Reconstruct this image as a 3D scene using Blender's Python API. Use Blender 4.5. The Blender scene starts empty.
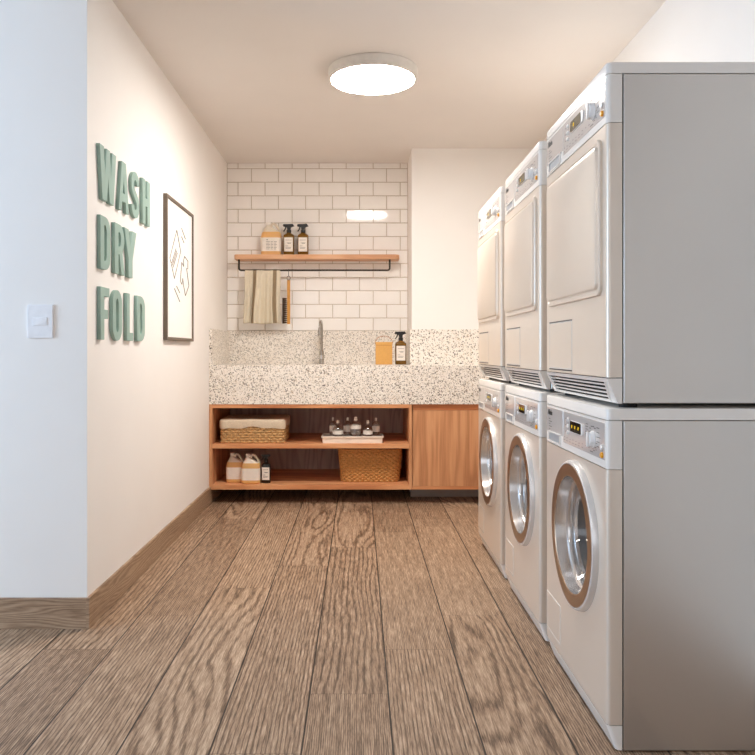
import bpy, bmesh, math, random
from mathutils import Vector, Matrix
PI = math.pi
random.seed(7)
sc = bpy.context.scene
COL = sc.collection

# ------------------------------------------------------------------ materials
class NT:
    def __init__(self, name):
        m = bpy.data.materials.new(name); m.use_nodes = True
        self.m = m; self.t = m.node_tree; self.n = self.t.nodes; self.l = self.t.links
        self.n.clear()
        self.out = self.n.new('ShaderNodeOutputMaterial')
    def new(self, kind, **kw):
        nd = self.n.new(kind)
        for k, v in kw.items(): setattr(nd, k, v)
        return nd
    def put(self, sock, v):
        if hasattr(v, 'is_linked') or isinstance(v, bpy.types.NodeSocket): self.l.new(v, sock)
        elif v is not None: sock.default_value = v
    def math(self, op, a, b=None, c=None, clamp=False):
        nd = self.new('ShaderNodeMath', operation=op); nd.use_clamp = clamp
        self.put(nd.inputs[0], a)
        if b is not None: self.put(nd.inputs[1], b)
        if c is not None: self.put(nd.inputs[2], c)
        return nd.outputs[0]
    def xyz(self, x, y, z):
        nd = self.new('ShaderNodeCombineXYZ')
        self.put(nd.inputs[0], x); self.put(nd.inputs[1], y); self.put(nd.inputs[2], z)
        return nd.outputs[0]
    def sep(self, v):
        nd = self.new('ShaderNodeSeparateXYZ'); self.l.new(v, nd.inputs[0]); return nd.outputs
    def obj(self):
        return self.new('ShaderNodeTexCoord').outputs['Object']
    def mapping(self, v, scale, loc=(0, 0, 0)):
        nd = self.new('ShaderNodeMapping'); self.l.new(v, nd.inputs[0])
        nd.inputs['Scale'].default_value = scale; nd.inputs['Location'].default_value = loc
        return nd.outputs[0]
    def noise(self, v, scale=1.0, detail=2.0, rough=.5, dist=0.0):
        nd = self.new('ShaderNodeTexNoise'); self.l.new(v, nd.inputs['Vector'])
        nd.inputs['Scale'].default_value = scale; nd.inputs['Detail'].default_value = detail
        nd.inputs['Roughness'].default_value = rough; nd.inputs['Distortion'].default_value = dist
        return nd.outputs['Fac']
    def ramp(self, fac, stops, interp='LINEAR'):
        nd = self.new('ShaderNodeValToRGB'); self.l.new(fac, nd.inputs[0])
        cr = nd.color_ramp; cr.interpolation = interp
        while len(cr.elements) < len(stops): cr.elements.new(.5)
        for e, (p, c) in zip(cr.elements, stops):
            e.position = p; e.color = (*c, 1) if len(c) == 3 else c
        return nd.outputs[0]
    def mix(self, fac, a, b, blend='MIX'):
        nd = self.new('ShaderNodeMix', data_type='RGBA', blend_type=blend)
        self.put(nd.inputs[0], fac)
        for s, v in ((nd.inputs[6], a), (nd.inputs[7], b)):
            if isinstance(v, tuple): s.default_value = (*v, 1) if len(v) == 3 else v
            else: self.l.new(v, s)
        return nd.outputs[2]
    def bsdf(self, base=None, rough=.5, metal=0., bump=None, bump_d=.001, **kw):
        b = self.new('ShaderNodeBsdfPrincipled')
        if isinstance(base, tuple): b.inputs['Base Color'].default_value = (*base, 1)
        elif base is not None: self.l.new(base, b.inputs['Base Color'])
        self.put(b.inputs['Roughness'], rough); self.put(b.inputs['Metallic'], metal)
        for k, v in kw.items(): self.put(b.inputs[k.replace('_', ' ')], v)
        if bump is not None:
            bp = self.new('ShaderNodeBump'); bp.inputs['Distance'].default_value = bump_d
            self.l.new(bump, bp.inputs['Height']); self.l.new(bp.outputs[0], b.inputs['Normal'])
        self.l.new(b.outputs[0], self.out.inputs[0])
        return b

def srgb(r, g, b):
    f = lambda c: (c/255/12.92 if c/255 <= .04045 else ((c/255+.055)/1.055)**2.4)
    return (f(r), f(g), f(b))

def simple(name, base, rough=.5, metal=0., noise_amt=.03, nscale=40, bump=.0, **kw):
    """plain material with a faint procedural mottling"""
    t = NT(name)
    n = t.noise(t.obj(), nscale, 3)
    dark = tuple(c*(1-noise_amt) for c in base); lite = tuple(min(1, c*(1+noise_amt)) for c in base)
    col = t.ramp(n, [(.3, dark), (.7, lite)])
    t.bsdf(col, rough, metal, bump=(n if bump else None), bump_d=bump, **kw)
    return t.m

def emit(name, col, s):
    t = NT(name); e = t.new('ShaderNodeEmission'); e.inputs[0].default_value = (*col, 1); e.inputs[1].default_value = s
    t.l.new(e.outputs[0], t.out.inputs[0]); return t.m

def clear_glass(name, tint=(1, 1, 1), rough=.02, base=.06):
    t = NT(name)
    tr = t.new('ShaderNodeBsdfTransparent'); tr.inputs[0].default_value = (*tint, 1)
    gl = t.new('ShaderNodeBsdfGlossy'); gl.inputs['Roughness'].default_value = rough
    lw = t.new('ShaderNodeLayerWeight'); lw.inputs[0].default_value = .35
    f = t.math('ADD', t.math('MULTIPLY', lw.outputs['Facing'], .55), base, clamp=True)
    mx = t.new('ShaderNodeMixShader'); t.l.new(f, mx.inputs[0]); t.l.new(tr.outputs[0], mx.inputs[1]); t.l.new(gl.outputs[0], mx.inputs[2])
    t.l.new(mx.outputs[0], t.out.inputs[0]); return t.m

def wood(name, dark, mid, lite, along='x', ring=9., across=7., length=.9, rough=.45, spec=.4):
    t = NT(name); s = t.sep(t.obj())
    if along == 'x': a, b, c = s[0], s[1], s[2]
    elif along == 'z': a, b, c = s[2], s[0], s[1]
    else: a, b, c = s[1], s[0], s[2]
    q = t.xyz(t.math('MULTIPLY', a, length), t.math('MULTIPLY', b, across), t.math('MULTIPLY', c, across))
    g = t.noise(q, 1.0, 2, .45, .3)
    r = t.math('SINE', t.math('MULTIPLY', g, ring*2*PI))
    r = t.math('MULTIPLY_ADD', r, .5, .5)
    f = t.noise(t.xyz(t.math('MULTIPLY', a, 6), t.math('MULTIPLY', b, 260), t.math('MULTIPLY', c, 260)), 1, 3, .6)
    tone = t.noise(q, .45, 1)
    v = t.math('ADD', t.math('MULTIPLY', r, .30), t.math('ADD', t.math('MULTIPLY', f, .42), t.math('MULTIPLY', tone, .36)))
    col = t.ramp(v, [(.28, dark), (.52, mid), (.8, lite)])
    t.bsdf(col, rough, 0, bump=v, bump_d=.0006, Specular_IOR_Level=spec)
    return t.m

M = {}
M['wall'] = simple('wall_paint', srgb(247, 244, 240), .75, nscale=3, noise_amt=.012)
M['wall_side'] = simple('side_wall_paint', srgb(238, 239, 241), .75, nscale=3, noise_amt=.012)
M['ceiling'] = simple('ceiling_paint', srgb(232, 227, 222), .85, nscale=3, noise_amt=.012)
M['grout'] = simple('tile_grout', srgb(196, 182, 166), .9, bump=.0005, nscale=200)
M['tile'] = simple('glazed_white_tile', srgb(251, 248, 244), .06, nscale=8, noise_amt=.015, Specular_IOR_Level=.5)
M['white'] = simple('white_enamel', srgb(240, 236, 230), .22, nscale=5, noise_amt=.01)
M['front'] = simple('silver_enamel_front', srgb(231, 219, 205), .28, .32, nscale=5, noise_amt=.01)
M['side'] = simple('grey_steel_side', srgb(214, 207, 199), .30, .85, nscale=5, noise_amt=.01)
M['silver'] = simple('satin_silver', srgb(225, 223, 222), .18, .9, nscale=20, noise_amt=.01)
M['rim'] = simple('door_rim_silver', srgb(232, 230, 228), .25, .4, nscale=20, noise_amt=.01)
M['bronze'] = simple('bronze_metal', srgb(164, 136, 112), .3, .8, nscale=20, noise_amt=.02)  # chrome door ring, brown floor reflection put into its base colour
M['steel'] = simple('drum_steel', srgb(225, 226, 228), .45, .5, nscale=60)
M['gasket'] = simple('dark_rubber', srgb(28, 26, 25), .7)
M['grey_rubber'] = simple('grey_rubber', srgb(150, 150, 150), .6)
M['panel'] = simple('panel_silver', srgb(222, 216, 211), .12, .3, nscale=30, noise_amt=.01)
M['recess'] = simple('recess_grey', srgb(168, 170, 172), .4)
M['print'] = simple('printed_grey', srgb(78, 72, 68), .6)
M['ink'] = simple('black_ink', srgb(34, 30, 28), .6)
M['screen'] = simple('display_glass', srgb(22, 18, 12), .1)
M['screen2'] = simple('display_olive', srgb(104, 94, 74), .15)
M['digit'] = emit('display_digits', srgb(255, 214, 60), 1.1)
M['orange'] = simple('orange_button', srgb(248, 170, 20), .35)
M['knobw'] = simple('knob_white', srgb(236, 234, 232), .3)
M['black'] = simple('black_plastic', srgb(26, 27, 28), .35)
M['iron'] = simple('dark_iron', srgb(62, 58, 52), .45, .6)
M['amber'] = simple('amber_glass', srgb(126, 88, 26), .12, Transmission_Weight=.25, IOR=1.45, noise_amt=.1)
M['darkglass'] = simple('dark_bottle_glass', srgb(26, 20, 14), .12)
M['label'] = simple('paper_label', srgb(238, 230, 220), .7)
M['soap'] = simple('amber_soap', srgb(232, 180, 114), .35, Subsurface_Weight=.2, noise_amt=.04)
M['frost'] = simple('frosted_plastic', srgb(232, 218, 200), .4, Subsurface_Weight=.2)
M['cap'] = simple('white_cap', srgb(246, 240, 232), .4)
M['glass'] = clear_glass('clear_glass', (.97, .97, .96), .04, .13)
M['doorglass'] = clear_glass('door_glass', (.93, .94, .95), .02, .10)
M['kraft'] = simple('ochre_card', srgb(214, 162, 88), .7, nscale=120, noise_amt=.05)
M['kraft2'] = simple('ochre_card_band', srgb(176, 116, 44), .7)
M['tray'] = simple('cream_tray', srgb(240, 230, 216), .4)
M['traytop'] = simple('tray_inside', srgb(176, 168, 160), .35)
M['linen'] = simple('linen_cloth', srgb(216, 200, 176), .95, nscale=220, noise_amt=.12, bump=.001)
M['towel'] = simple('towel_linen', srgb(222, 212, 190), .95, nscale=260, noise_amt=.10, bump=.001)
M['towel_stripe'] = simple('towel_stripe', srgb(150, 132, 106), .95, nscale=260, noise_amt=.12, bump=.001)
M['wicker'] = simple('wicker_straw', srgb(205, 165, 112), .65, nscale=70, noise_amt=.28)
M['wicker2'] = simple('wicker_golden', srgb(206, 152, 88), .6, nscale=90, noise_amt=.22)
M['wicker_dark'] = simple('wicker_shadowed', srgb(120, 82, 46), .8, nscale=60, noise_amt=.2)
M['brushw'] = simple('brush_wood', srgb(200, 142, 62), .45, nscale=50, noise_amt=.08)
M['bristle'] = simple('brown_bristles', srgb(58, 36, 20), .8, nscale=200, noise_amt=.3)
M['cord'] = simple('ring_cord', srgb(120, 100, 84), .6)
M['sage'] = simple('sage_paint', srgb(154, 182, 172), .6, nscale=10)
M['frame'] = simple('taupe_frame', srgb(112, 98, 84), .5, nscale=40, noise_amt=.08)
M['paper'] = simple('art_paper', srgb(255, 253, 248), .6, nscale=4, noise_amt=.005)
M['plinth'] = simple('grey_plinth', srgb(172, 166, 160), .6)
M['chrome'] = simple('brushed_nickel', srgb(176, 170, 162), .22, .95)
M['switch'] = simple('switch_white', srgb(244, 245, 248), .35)
M['lamprim'] = simple('lamp_rim', srgb(226, 222, 216), .45)
M['lamp'] = emit('lamp_diffuser', (1.0, .945, .895), 76.0)
M['lamp2'] = emit('lamp_diffuser_dim', (1.0, .93, .86), 30.0)  # weaker glow for the added fill lamp
M['wood'] = wood('shelf_oak', srgb(184, 116, 74), srgb(214, 148, 100), srgb(230, 172, 124), 'x', ring=4)
M['wood_z'] = wood('door_oak', srgb(178, 122, 84), srgb(208, 150, 106), srgb(224, 170, 126), 'z', ring=4, across=14, length=.9)
M['wood_back'] = wood('cabinet_back', srgb(160, 134, 122), srgb(186, 160, 146), srgb(202, 178, 164), 'z')
M['wood_board'] = wood('wall_shelf_oak', srgb(184, 124, 84), srgb(214, 160, 118), srgb(230, 184, 146), 'x', ring=5)
M['window_frame'] = simple('window_frame_white', srgb(235, 235, 235), .4)

# terrazzo
t = NT('terrazzo'); o = t.obj()
def chips(scale, thr, keep):
    v = t.new('ShaderNodeTexVoronoi'); t.l.new(o, v.inputs['Vector']); v.inputs['Scale'].default_value = scale
    r = t.sep(v.outputs['Color'])
    inside = t.math('LESS_THAN', v.outputs['Distance'], t.math('MULTIPLY', r[1], thr))
    sel = t.math('GREATER_THAN', r[0], keep)
    return t.math('MULTIPLY', inside, sel), r[2]
m1, c1 = chips(108, .56, .36); m2, c2 = chips(172, .57, .34)
bg = t.ramp(t.noise(o, 30, 2), [(.3, srgb(242, 235, 225)), (.7, srgb(249, 244, 236))])
pal = [(0, srgb(60, 54, 48)), (.16, srgb(150, 140, 126)), (.42, srgb(182, 172, 158)), (.62, srgb(138, 130, 120)), (.76, srgb(206, 190, 166)), (.9, srgb(104, 96, 88))]
col = t.mix(m1, bg, t.ramp(c1, pal, 'CONSTANT')); col = t.mix(m2, col, t.ramp(c2, pal, 'CONSTANT'))
t.bsdf(col, .3); M['terrazzo'] = t.m

# plank floor
def plank_floor():
    t = NT('oak_plank_floor'); s = t.sep(t.obj()); X, Y = s[0], s[1]
    W, L = .2276, 1.62
    a = t.math('DIVIDE', t.math('ADD', X, .3704), W)
    k = t.math('FLOOR', a); u = t.math('SUBTRACT', a, k)
    b = t.math('DIVIDE', t.math('SUBTRACT', t.math('SUBTRACT', Y, 1.85), t.math('MULTIPLY', k, .324)), L)
    j = t.math('FLOOR', b); v = t.math('SUBTRACT', b, j)
    wn = t.new('ShaderNodeTexWhiteNoise', noise_dimensions='3D')
    t.l.new(t.xyz(k, j, 3.7), wn.inputs['Vector'])
    rc = t.sep(wn.outputs['Color']); rv = wn.outputs['Value']
    px = t.math('MULTIPLY', u, W); py = t.math('MULTIPLY', v, L)
    q = t.xyz(t.math('MULTIPLY_ADD', rc[0], 37., t.math('MULTIPLY', px, 4.6)),
              t.math('MULTIPLY_ADD', rc[1], 41., t.math('MULTIPLY', py, .85)), t.math('MULTIPLY', rc[2], 29.))
    g = t.noise(q, 1.0, 1.6, .35, .25)
    straight = t.math('MULTIPLY_ADD', t.math('SUBTRACT', rv, .30, clamp=True), 280., 22.)
    amp = t.math('MAXIMUM', 3.5, t.math('SUBTRACT', 17.0, t.math('MULTIPLY', rv, 30.0)))
    wob = t.noise(t.xyz(t.math('MULTIPLY', px, 60), t.math('MULTIPLY', py, 9), rc[2]), 1, 2)
    ph = t.math('ADD', t.math('MULTIPLY', g, amp), t.math('ADD', t.math('MULTIPLY', px, straight), t.math('MULTIPLY', wob, .8)))
    r = t.math('MULTIPLY_ADD', t.math('SINE', t.math('MULTIPLY', ph, 2*PI)), .5, .5)
    r = t.math('POWER', r, 3.2)
    fine = t.noise(t.xyz(t.math('MULTIPLY', X, 300), t.math('MULTIPLY', Y, 16), 0.), 1, 3, .7)
    fine2 = t.noise(t.xyz(t.math('MULTIPLY', X, 95), t.math('MULTIPLY', Y, 4), 4.), 1, 2, .6)
    big = t.noise(q, .6, 2)
    dev = lambda n, k: t.math('MULTIPLY', t.math('SUBTRACT', n, .5), k)
    val = t.math('ADD', t.math('MULTIPLY_ADD', r, -.25, .59), t.math('ADD', dev(fine, 1.1), t.math('ADD', dev(fine2, .65), t.math('ADD', dev(big, .16), dev(rc[1], .12)))))
    col = t.ramp(val, [(.10, srgb(70, 53, 40)), (.36, srgb(120, 96, 76)), (.56, srgb(163, 135, 110)), (.85, srgb(208, 182, 155))])
    e1 = t.math('LESS_THAN', t.math('MINIMUM', u, t.math('SUBTRACT', 1., u)), .0105)
    e2 = t.math('LESS_THAN', t.math('MINIMUM', v, t.math('SUBTRACT', 1., v)), .0006)
    col = t.mix(t.math('MULTIPLY', e2, .7), col, srgb(60, 44, 34))
    col = t.mix(t.math('MULTIPLY', e1, .92), col, srgb(34, 24, 18))
    h = t.math('SUBTRACT', t.math('MULTIPLY', val, .5), t.math('MAXIMUM', e1, e2))
    t.bsdf(col, .45, 0, bump=h, bump_d=.0012, Specular_IOR_Level=.28)
    return t.m
M['floor'] = plank_floor()
def skirting(name, along):
    t = NT(name); s = t.sep(t.obj()); a = s[0] if along == 'x' else s[1]; z = s[2]
    q = t.xyz(t.math('MULTIPLY', a, 1.5), t.math('MULTIPLY', z, 12), 2.)
    g = t.noise(q, 1, 2, .5, .3)
    r = t.math('MULTIPLY_ADD', t.math('SINE', t.math('MULTIPLY', t.math('ADD', g, t.math('MULTIPLY', z, 9)), 60)), .5, .5)
    f = t.noise(t.xyz(t.math('MULTIPLY', a, 20), t.math('MULTIPLY', z, 300), 0.), 1, 3, .6)
    v = t.math('ADD', t.math('MULTIPLY', r, .22), t.math('ADD', t.math('MULTIPLY', f, .5), t.math('MULTIPLY', g, .3)))
    t.bsdf(t.ramp(v, [(.25, srgb(120, 96, 74)), (.5, srgb(164, 136, 110)), (.8, srgb(200, 174, 146))]), .45, bump=v, bump_d=.0008)
    return t.m
M['skirt_x'] = skirting('skirting_oak_x', 'x'); M['skirt_y'] = skirting('skirting_oak_y', 'y')

# ------------------------------------------------------------------ mesh helpers
def BM(): return bmesh.new()
def box(bm, x0, x1, y0, y1, z0, z1, bev=0, seg=2):
    vs = [bm.verts.new(p) for p in ((x0,y0,z0),(x1,y0,z0),(x1,y1,z0),(x0,y1,z0),(x0,y0,z1),(x1,y0,z1),(x1,y1,z1),(x0,y1,z1))]
    fs = [bm.faces.new([vs[i] for i in f]) for f in ((0,3,2,1),(4,5,6,7),(0,1,5,4),(1,2,6,5),(2,3,7,6),(3,0,4,7))]
    if bev:
        es = list({e for f in fs for e in f.edges})
        bmesh.ops.bevel(bm, geom=es, offset=bev, segments=seg, profile=.7, affect='EDGES')
    return bm
def loft(bm, loops, cap0=True, cap1=True, closed=True):
    rows = [[bm.verts.new(p) for p in lp] for lp in loops]
    n = len(rows[0])
    for a, b in zip(rows, rows[1:]):
        for i in range(n if closed else n-1):
            bm.faces.new((a[i], a[(i+1) % n], b[(i+1) % n], b[i]))
    if cap0: bm.faces.new(rows[0][::-1])
    if cap1: bm.faces.new(rows[-1])
    return rows
def lathe(bm, prof, cx=0, cy=0, segs=32, axis='z', sx=1, sy=1, cap0=True, cap1=True):
    """prof: (radius, height) list; axis 'x': height runs along +x and the centre is (y, z) = (cx, cy)"""
    loops = []
    for r, h in prof:
        lp = []
        for i in range(segs):
            a = 2*PI*i/segs; c, s = r*math.cos(a)*sx, r*math.sin(a)*sy
            lp.append((cx+c, cy+s, h) if axis == 'z' else (h, cx+c, cy+s))
        loops.append(lp)
    return loft(bm, loops, cap0, cap1)
def tube(bm, pts, r, segs=10, closed=False):
    pts = [Vector(p) for p in pts]; n = len(pts); loops = []; up = None
    for i, p in enumerate(pts):
        if closed: d = pts[(i+1) % n]-pts[i-1]
        else: d = pts[min(i+1, n-1)]-pts[max(i-1, 0)]
        d.normalize()
        if up is None: up = d.orthogonal().normalized()
        up = (up-d*up.dot(d)); up = up.normalized() if up.length > 1e-6 else d.orthogonal().normalized()
        s = d.cross(up); rr = r[i] if isinstance(r, (list, tuple)) else r
        loops.append([p+up*math.cos(2*PI*k/segs)*rr+s*math.sin(2*PI*k/segs)*rr for k in range(segs)])
    if closed: loops.append(loops[0]); return loft(bm, loops, False, False)
    return loft(bm, loops)
def arc(cx, cy, r, a0, a1, n):
    return [(cx+r*math.cos(a0+(a1-a0)*i/n), cy+r*math.sin(a0+(a1-a0)*i/n)) for i in range(n+1)]
def prism(bm, poly, h0, h1, plane='xy'):
    def P(a, b, h): return {'xy': (a, b, h), 'yz': (h, a, b), 'xz': (a, h, b)}[plane]
    loft(bm, [[P(a, b, h0) for a, b in poly], [P(a, b, h1) for a, b in poly]])
def rrect(w, d, r, n=6, cx=0, cy=0):
    """rounded rectangle outline, anticlockwise"""
    out = []
    for qx, qy, a in ((1,1,0),(-1,1,PI/2),(-1,-1,PI),(1,-1,3*PI/2)):
        out += arc(cx+qx*(w/2-r), cy+qy*(d/2-r), r, a, a+PI/2, n)
    return out
def resample(poly, n):
    P = [Vector(p) for p in poly]; L = [0]
    for i in range(len(P)): L.append(L[-1]+(P[(i+1) % len(P)]-P[i]).length)
    out = []; j = 0
    for k in range(n):
        s = L[-1]*k/n
        while L[j+1] < s: j += 1
        f = (s-L[j])/max(1e-9, L[j+1]-L[j]); a, b = P[j], P[(j+1) % len(P)]
        p = a.lerp(b, f); tng = (b-a).normalized() if (b-a).length > 1e-9 else Vector((1, 0))
        out.append((p.x, p.y, tng.y, -tng.x))
    return out

def obj(name, bm, mat, parent=None, smooth=35):
    bmesh.ops.remove_doubles(bm, verts=bm.verts, dist=1e-6)
    bmesh.ops.recalc_face_normals(bm, faces=bm.faces)
    me = bpy.data.meshes.new(name); bm.to_mesh(me); bm.free()
    for mm in (mat if isinstance(mat, (list, tuple)) else [mat]): me.materials.append(mm)
    if smooth:
        me.polygons.foreach_set('use_smooth', [True]*len(me.polygons))
        me.set_sharp_from_angle(angle=math.radians(smooth))
    o = bpy.data.objects.new(name, me); COL.objects.link(o)
    if parent: o.parent = parent
    return o
def thing(name, label, cat, loc=(0, 0, 0), group=None):
    o = bpy.data.objects.new(name, None); COL.objects.link(o); o.location = loc
    o.empty_display_size = .05
    o['label'] = label; o['category'] = cat
    if group: o['group'] = group
    return o
def tag(o, label, cat, group=None):
    o['label'] = label; o['category'] = cat
    if group: o['group'] = group
    return o
def struct(name, bm, mat, smooth=0):
    o = obj(name, bm, mat, None, smooth); o['kind'] = 'structure'; return o
def copy_tree(o, parent=None):
    c = o.copy(); COL.objects.link(c)
    if parent: c.parent = parent
    for ch in list(o.children): copy_tree(ch, c)
    return c
def relabel(o, label): o['label'] = label; return o

# ------------------------------------------------------------------ the room
ZC, XL, XR, YB, XC, YCOL = 2.38, -.975, 1.215, 5.544, .361, 5.131
b = BM(); box(b, -3.7, 1.315, -3.3, 5.644, -.05, 0); struct('floor', b, M['floor'])
b = BM(); box(b, -3.7, 1.315, -3.3, 5.644, ZC, ZC+.05); struct('ceiling', b, M['ceiling'])
b = BM(); box(b, XL-.1, XL, 2.79, 5.644, 0, ZC); box(b, XL-.1, XL, 2.69, 2.79, 0, ZC); struct('wall_left', b, M['wall'])
b = BM(); box(b, -3.6, XL-.1, 2.69, 2.79, 0, ZC); struct('wall_near', b, M['wall'])
b = BM(); box(b, XR, XR+.1, -3.3, 5.644, 0, ZC); struct('wall_right', b, M['wall'])
b = BM(); box(b, XL, XR, YB, YB+.1, 0, ZC); struct('wall_back', b, M['wall'])
b = BM(); box(b, XC, XR, YCOL, YB, 0, ZC); struct('wall_column', b, M['wall'])
# side room behind the camera, with its windows
b = BM(); 
for y0, y1, z0, z1 in ((-3.3, .7, 0, ZC), (2.4, 2.69, 0, ZC), (.7, 2.4, 0, .35), (.7, 2.4, 2.2, ZC)):
    box(b, -3.7, -3.6, y0, y1, z0, z1)
struct('wall_far_left', b, M['wall'])
b = BM(); 
for x0, x1, z0, z1 in ((-3.6, -3.0, 0, ZC), (-.8, XR, 0, ZC), (-3.0, -.8, 0, .5), (-3.0, -.8, 2.2, ZC)):
    box(b, x0, x1, -3.3, -3.2, z0, z1)
struct('wall_rear', b, M['wall'])
def window(name, x0, x1, y0, y1, z0, z1):
    b = BM(); f = .05
    if x1-x0 < y1-y0:
        for a0, a1 in ((y0, y0+f), (y1-f, y1), ((y0+y1)/2-f/2, (y0+y1)/2+f/2)): box(b, x0+.02, x1-.02, a0, a1, z0, z1)
        for c0, c1 in ((z0, z0+f), (z1-f, z1)): box(b, x0+.02, x1-.02, y0, y1, c0, c1)
    else:
        for a0, a1 in ((x0, x0+f), (x1-f, x1), ((x0+x1)/2-f/2, (x0+x1)/2+f/2)): box(b, a0, a1, y0+.02, y1-.02, z0, z1)
        for c0, c1 in ((z0, z0+f), (z1-f, z1)): box(b, x0, x1, y0+.02, y1-.02, c0, c1)
    struct(name, b, M['window_frame'])
window('window_1', -3.7, -3.6, .7, 2.4, .35, 2.2)
window('window_2', -3.0, -.8, -3.3, -3.2, .5, 2.2)

# skirting boards
b = BM(); box(b, XL, XL+.011, 2.68, YB, 0, .1105, .0015); struct('baseboard_left', b, M['skirt_y'])
b = BM(); box(b, -3.6, XL, 2.68, 2.69, 0, .1105, .0015); struct('baseboard_near', b, M['skirt_x'])

# subway tiles on the back wall: every tile a shallow bevelled pad standing on the grout
b = BM(); box(b, XL, XC, YB-.004, YB, 1.142, ZC); struct('trim_1', b, M['grout'])
b = BM(); g = .0022
row = 0; ztop = 2.3405
while True:
    z1 = ztop-.1003*(row-1); z0 = z1-.1003
    if row == 0: z1 = ZC
    if z1 <= 1.145: break
    xo = -.893 if row % 2 == 0 else -.794
    xs = [xo+.1995*i for i in range(-2, 9)]
    for xa, xb in zip(xs, xs[1:]):
        a0, a1 = max(xa, XL+.001), min(xb, XC-.001)
        c0, c1 = max(z0, 1.143), z1
        if a1-a0 < .015 or c1-c0 < .01: continue
        a0 += g; a1 -= g; c0 += g; c1 -= (g if row else .0005)
        d0, d1, e = YB-.004, YB-.0105, .0035
        lo = [(a0, d0, c0), (a1, d0, c0), (a1, d0, c1), (a0, d0, c1)]
        mid_ = [(a0, d0-.003, c0), (a1, d0-.003, c0), (a1, d0-.003, c1), (a0, d0-.003, c1)]
        hi = [(a0+e, d1, c0+e), (a1-e, d1, c0+e), (a1-e, d1, c1-e), (a0+e, d1, c1-e)]
        loft(b, [lo, mid_, hi], False, True)
    row += 1
struct('trim_2', b, M['tile'])

# ------------------------------------------------------------------ sink counter, splashbacks
ct = thing('sink_counter', 'speckled terrazzo sink counter with deep apron and tall splashback above the open wooden shelves', 'sink counter', (0, 0, .9))
YF, ZT, ZA = 4.87, .901, .648
b = BM(); e = .001
hx0, hx1, hy0, hy1 = -.66, .02, 4.99, 5.33
def cb(*a): box(b, a[0], a[1], a[2], a[3], a[4]-.9, a[5]-.9)
cb(XL+e, hx0, YF+.03, YB-e, ZT-.03, ZT); cb(hx1, XC-e, YF+.03, YB-e, ZT-.03, ZT)
cb(hx0, hx1, YF+.03, hy0, ZT-.03, ZT); cb(hx0, hx1, hy1, YB-e, ZT-.03, ZT)
cb(XC-e, XR-e, YF+.03, YCOL-e, ZT-.03, ZT)
obj('countertop', b, M['terrazzo'], ct, 0)
b = BM(); box(b, XL+e, XR-e, YF, YF+.03, ZA-.9, ZT-.9, .0012); obj('apron', b, M['terrazzo'], ct, 0)
b = BM()
cb(hx0-.01, hx0, hy0-.01, hy1+.01, .70, ZT-.031); cb(hx1, hx1+.01, hy0-.01, hy1+.01, .70, ZT-.031)
cb(hx0, hx1, hy0-.01, hy0, .70, ZT-.031); cb(hx0, hx1, hy1, hy1+.01, .70, ZT-.031); cb(hx0-.01, hx1+.01, hy0-.01, hy1+.01, .69, .70)
obj('basin', b, M['terrazzo'], ct, 0)
b = BM(); box(b, XL+.02, XC-.0145, YB-.022, YB-e, ZT-.9, 1.142-.9); obj('backsplash', b, M['terrazzo'], ct, 0)
b = BM(); box(b, XL+e, XL+.02, YF, YB-e, ZT-.9, 1.139-.9, .001); obj('side_splash', b, M['terrazzo'], ct, 0)
b = BM(); box(b, XC-.014, XR-e, YCOL-.02, YCOL-e, ZT-.9, 1.1415-.9, .001); obj('column_splash', b, M['terrazzo'], ct, 0)
b = BM(); box(b, XC-.014, XC-e, YCOL, YB-.002, ZT-.9, 1.1415-.9); obj('column_return', b, M['terrazzo'], ct, 0)

# open shelf unit
x0, x1 = XL+.002, .3445
su = thing('shelf_unit', 'open orange-brown wooden cabinet with two shelf bays, hung under the terrazzo counter', 'cabinet', (0, 0, .094))
def sb(b, a0, a1, y0, y1, z0, z1, bev=.0008): box(b, a0, a1, y0, y1, z0-.094, z1-.094, bev, 1)
zt = ZA-.001
b = BM(); sb(b, x0, x0+.021, YF, YB-.014, .094, zt); obj('side_panel', b, M['wood_z'], su)
b = BM(); sb(b, x1-.021, x1, YF, YB-.014, .094, zt); obj('side_panel', b, M['wood_z'], su)
b = BM(); sb(b, x0+.021, x1-.021, YF, YB-.014, zt-.024, zt); obj('top_rail', b, M['wood'], su)
b = BM(); sb(b, x0+.021, x1-.021, YF, YB-.014, .361, .390); obj('shelf', b, M['wood'], su)
b = BM(); sb(b, x0+.021, x1-.021, YF, YB-.014, .094, .1242); obj('bottom_panel', b, M['wood'], su)
b = BM(); sb(b, x0, x1, YB-.014, YB-.002, .094, zt, 0); obj('back_panel', b, M['wood_back'], su)
# door cabinet
dc = thing('door_cabinet', 'closed wooden cupboard with a plain vertical-grained door, right of the open shelves', 'cabinet', (0, 0, 0))
b = BM(); box(b, .3465, XR-.002, YF+.03, YCOL-.002, .094, zt-.045); box(b, .3465, XR-.002, YF+.045, YCOL-.002, zt-.045, zt); box(b, .3465, XR-.002, YF, YF+.03, .094, .116, .0008, 1)
obj('carcass', b, M['wood'], dc)
b = BM(); box(b, .3485, 1.0, YF-.001, YF+.0205, .1175, zt-.040, .001, 1); obj('door', b, M['wood_z'], dc)
b = BM(); box(b, .3485, XR-.002, YF+.022, YF+.045, zt-.038, zt, .001, 1); obj('grip_rail', b, M['wood'], dc)
b = BM(); box(b, .352, XR-.002, YCOL-.018, YCOL-.002, .001, .093); obj('plinth', b, M['plinth'], dc)

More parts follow.
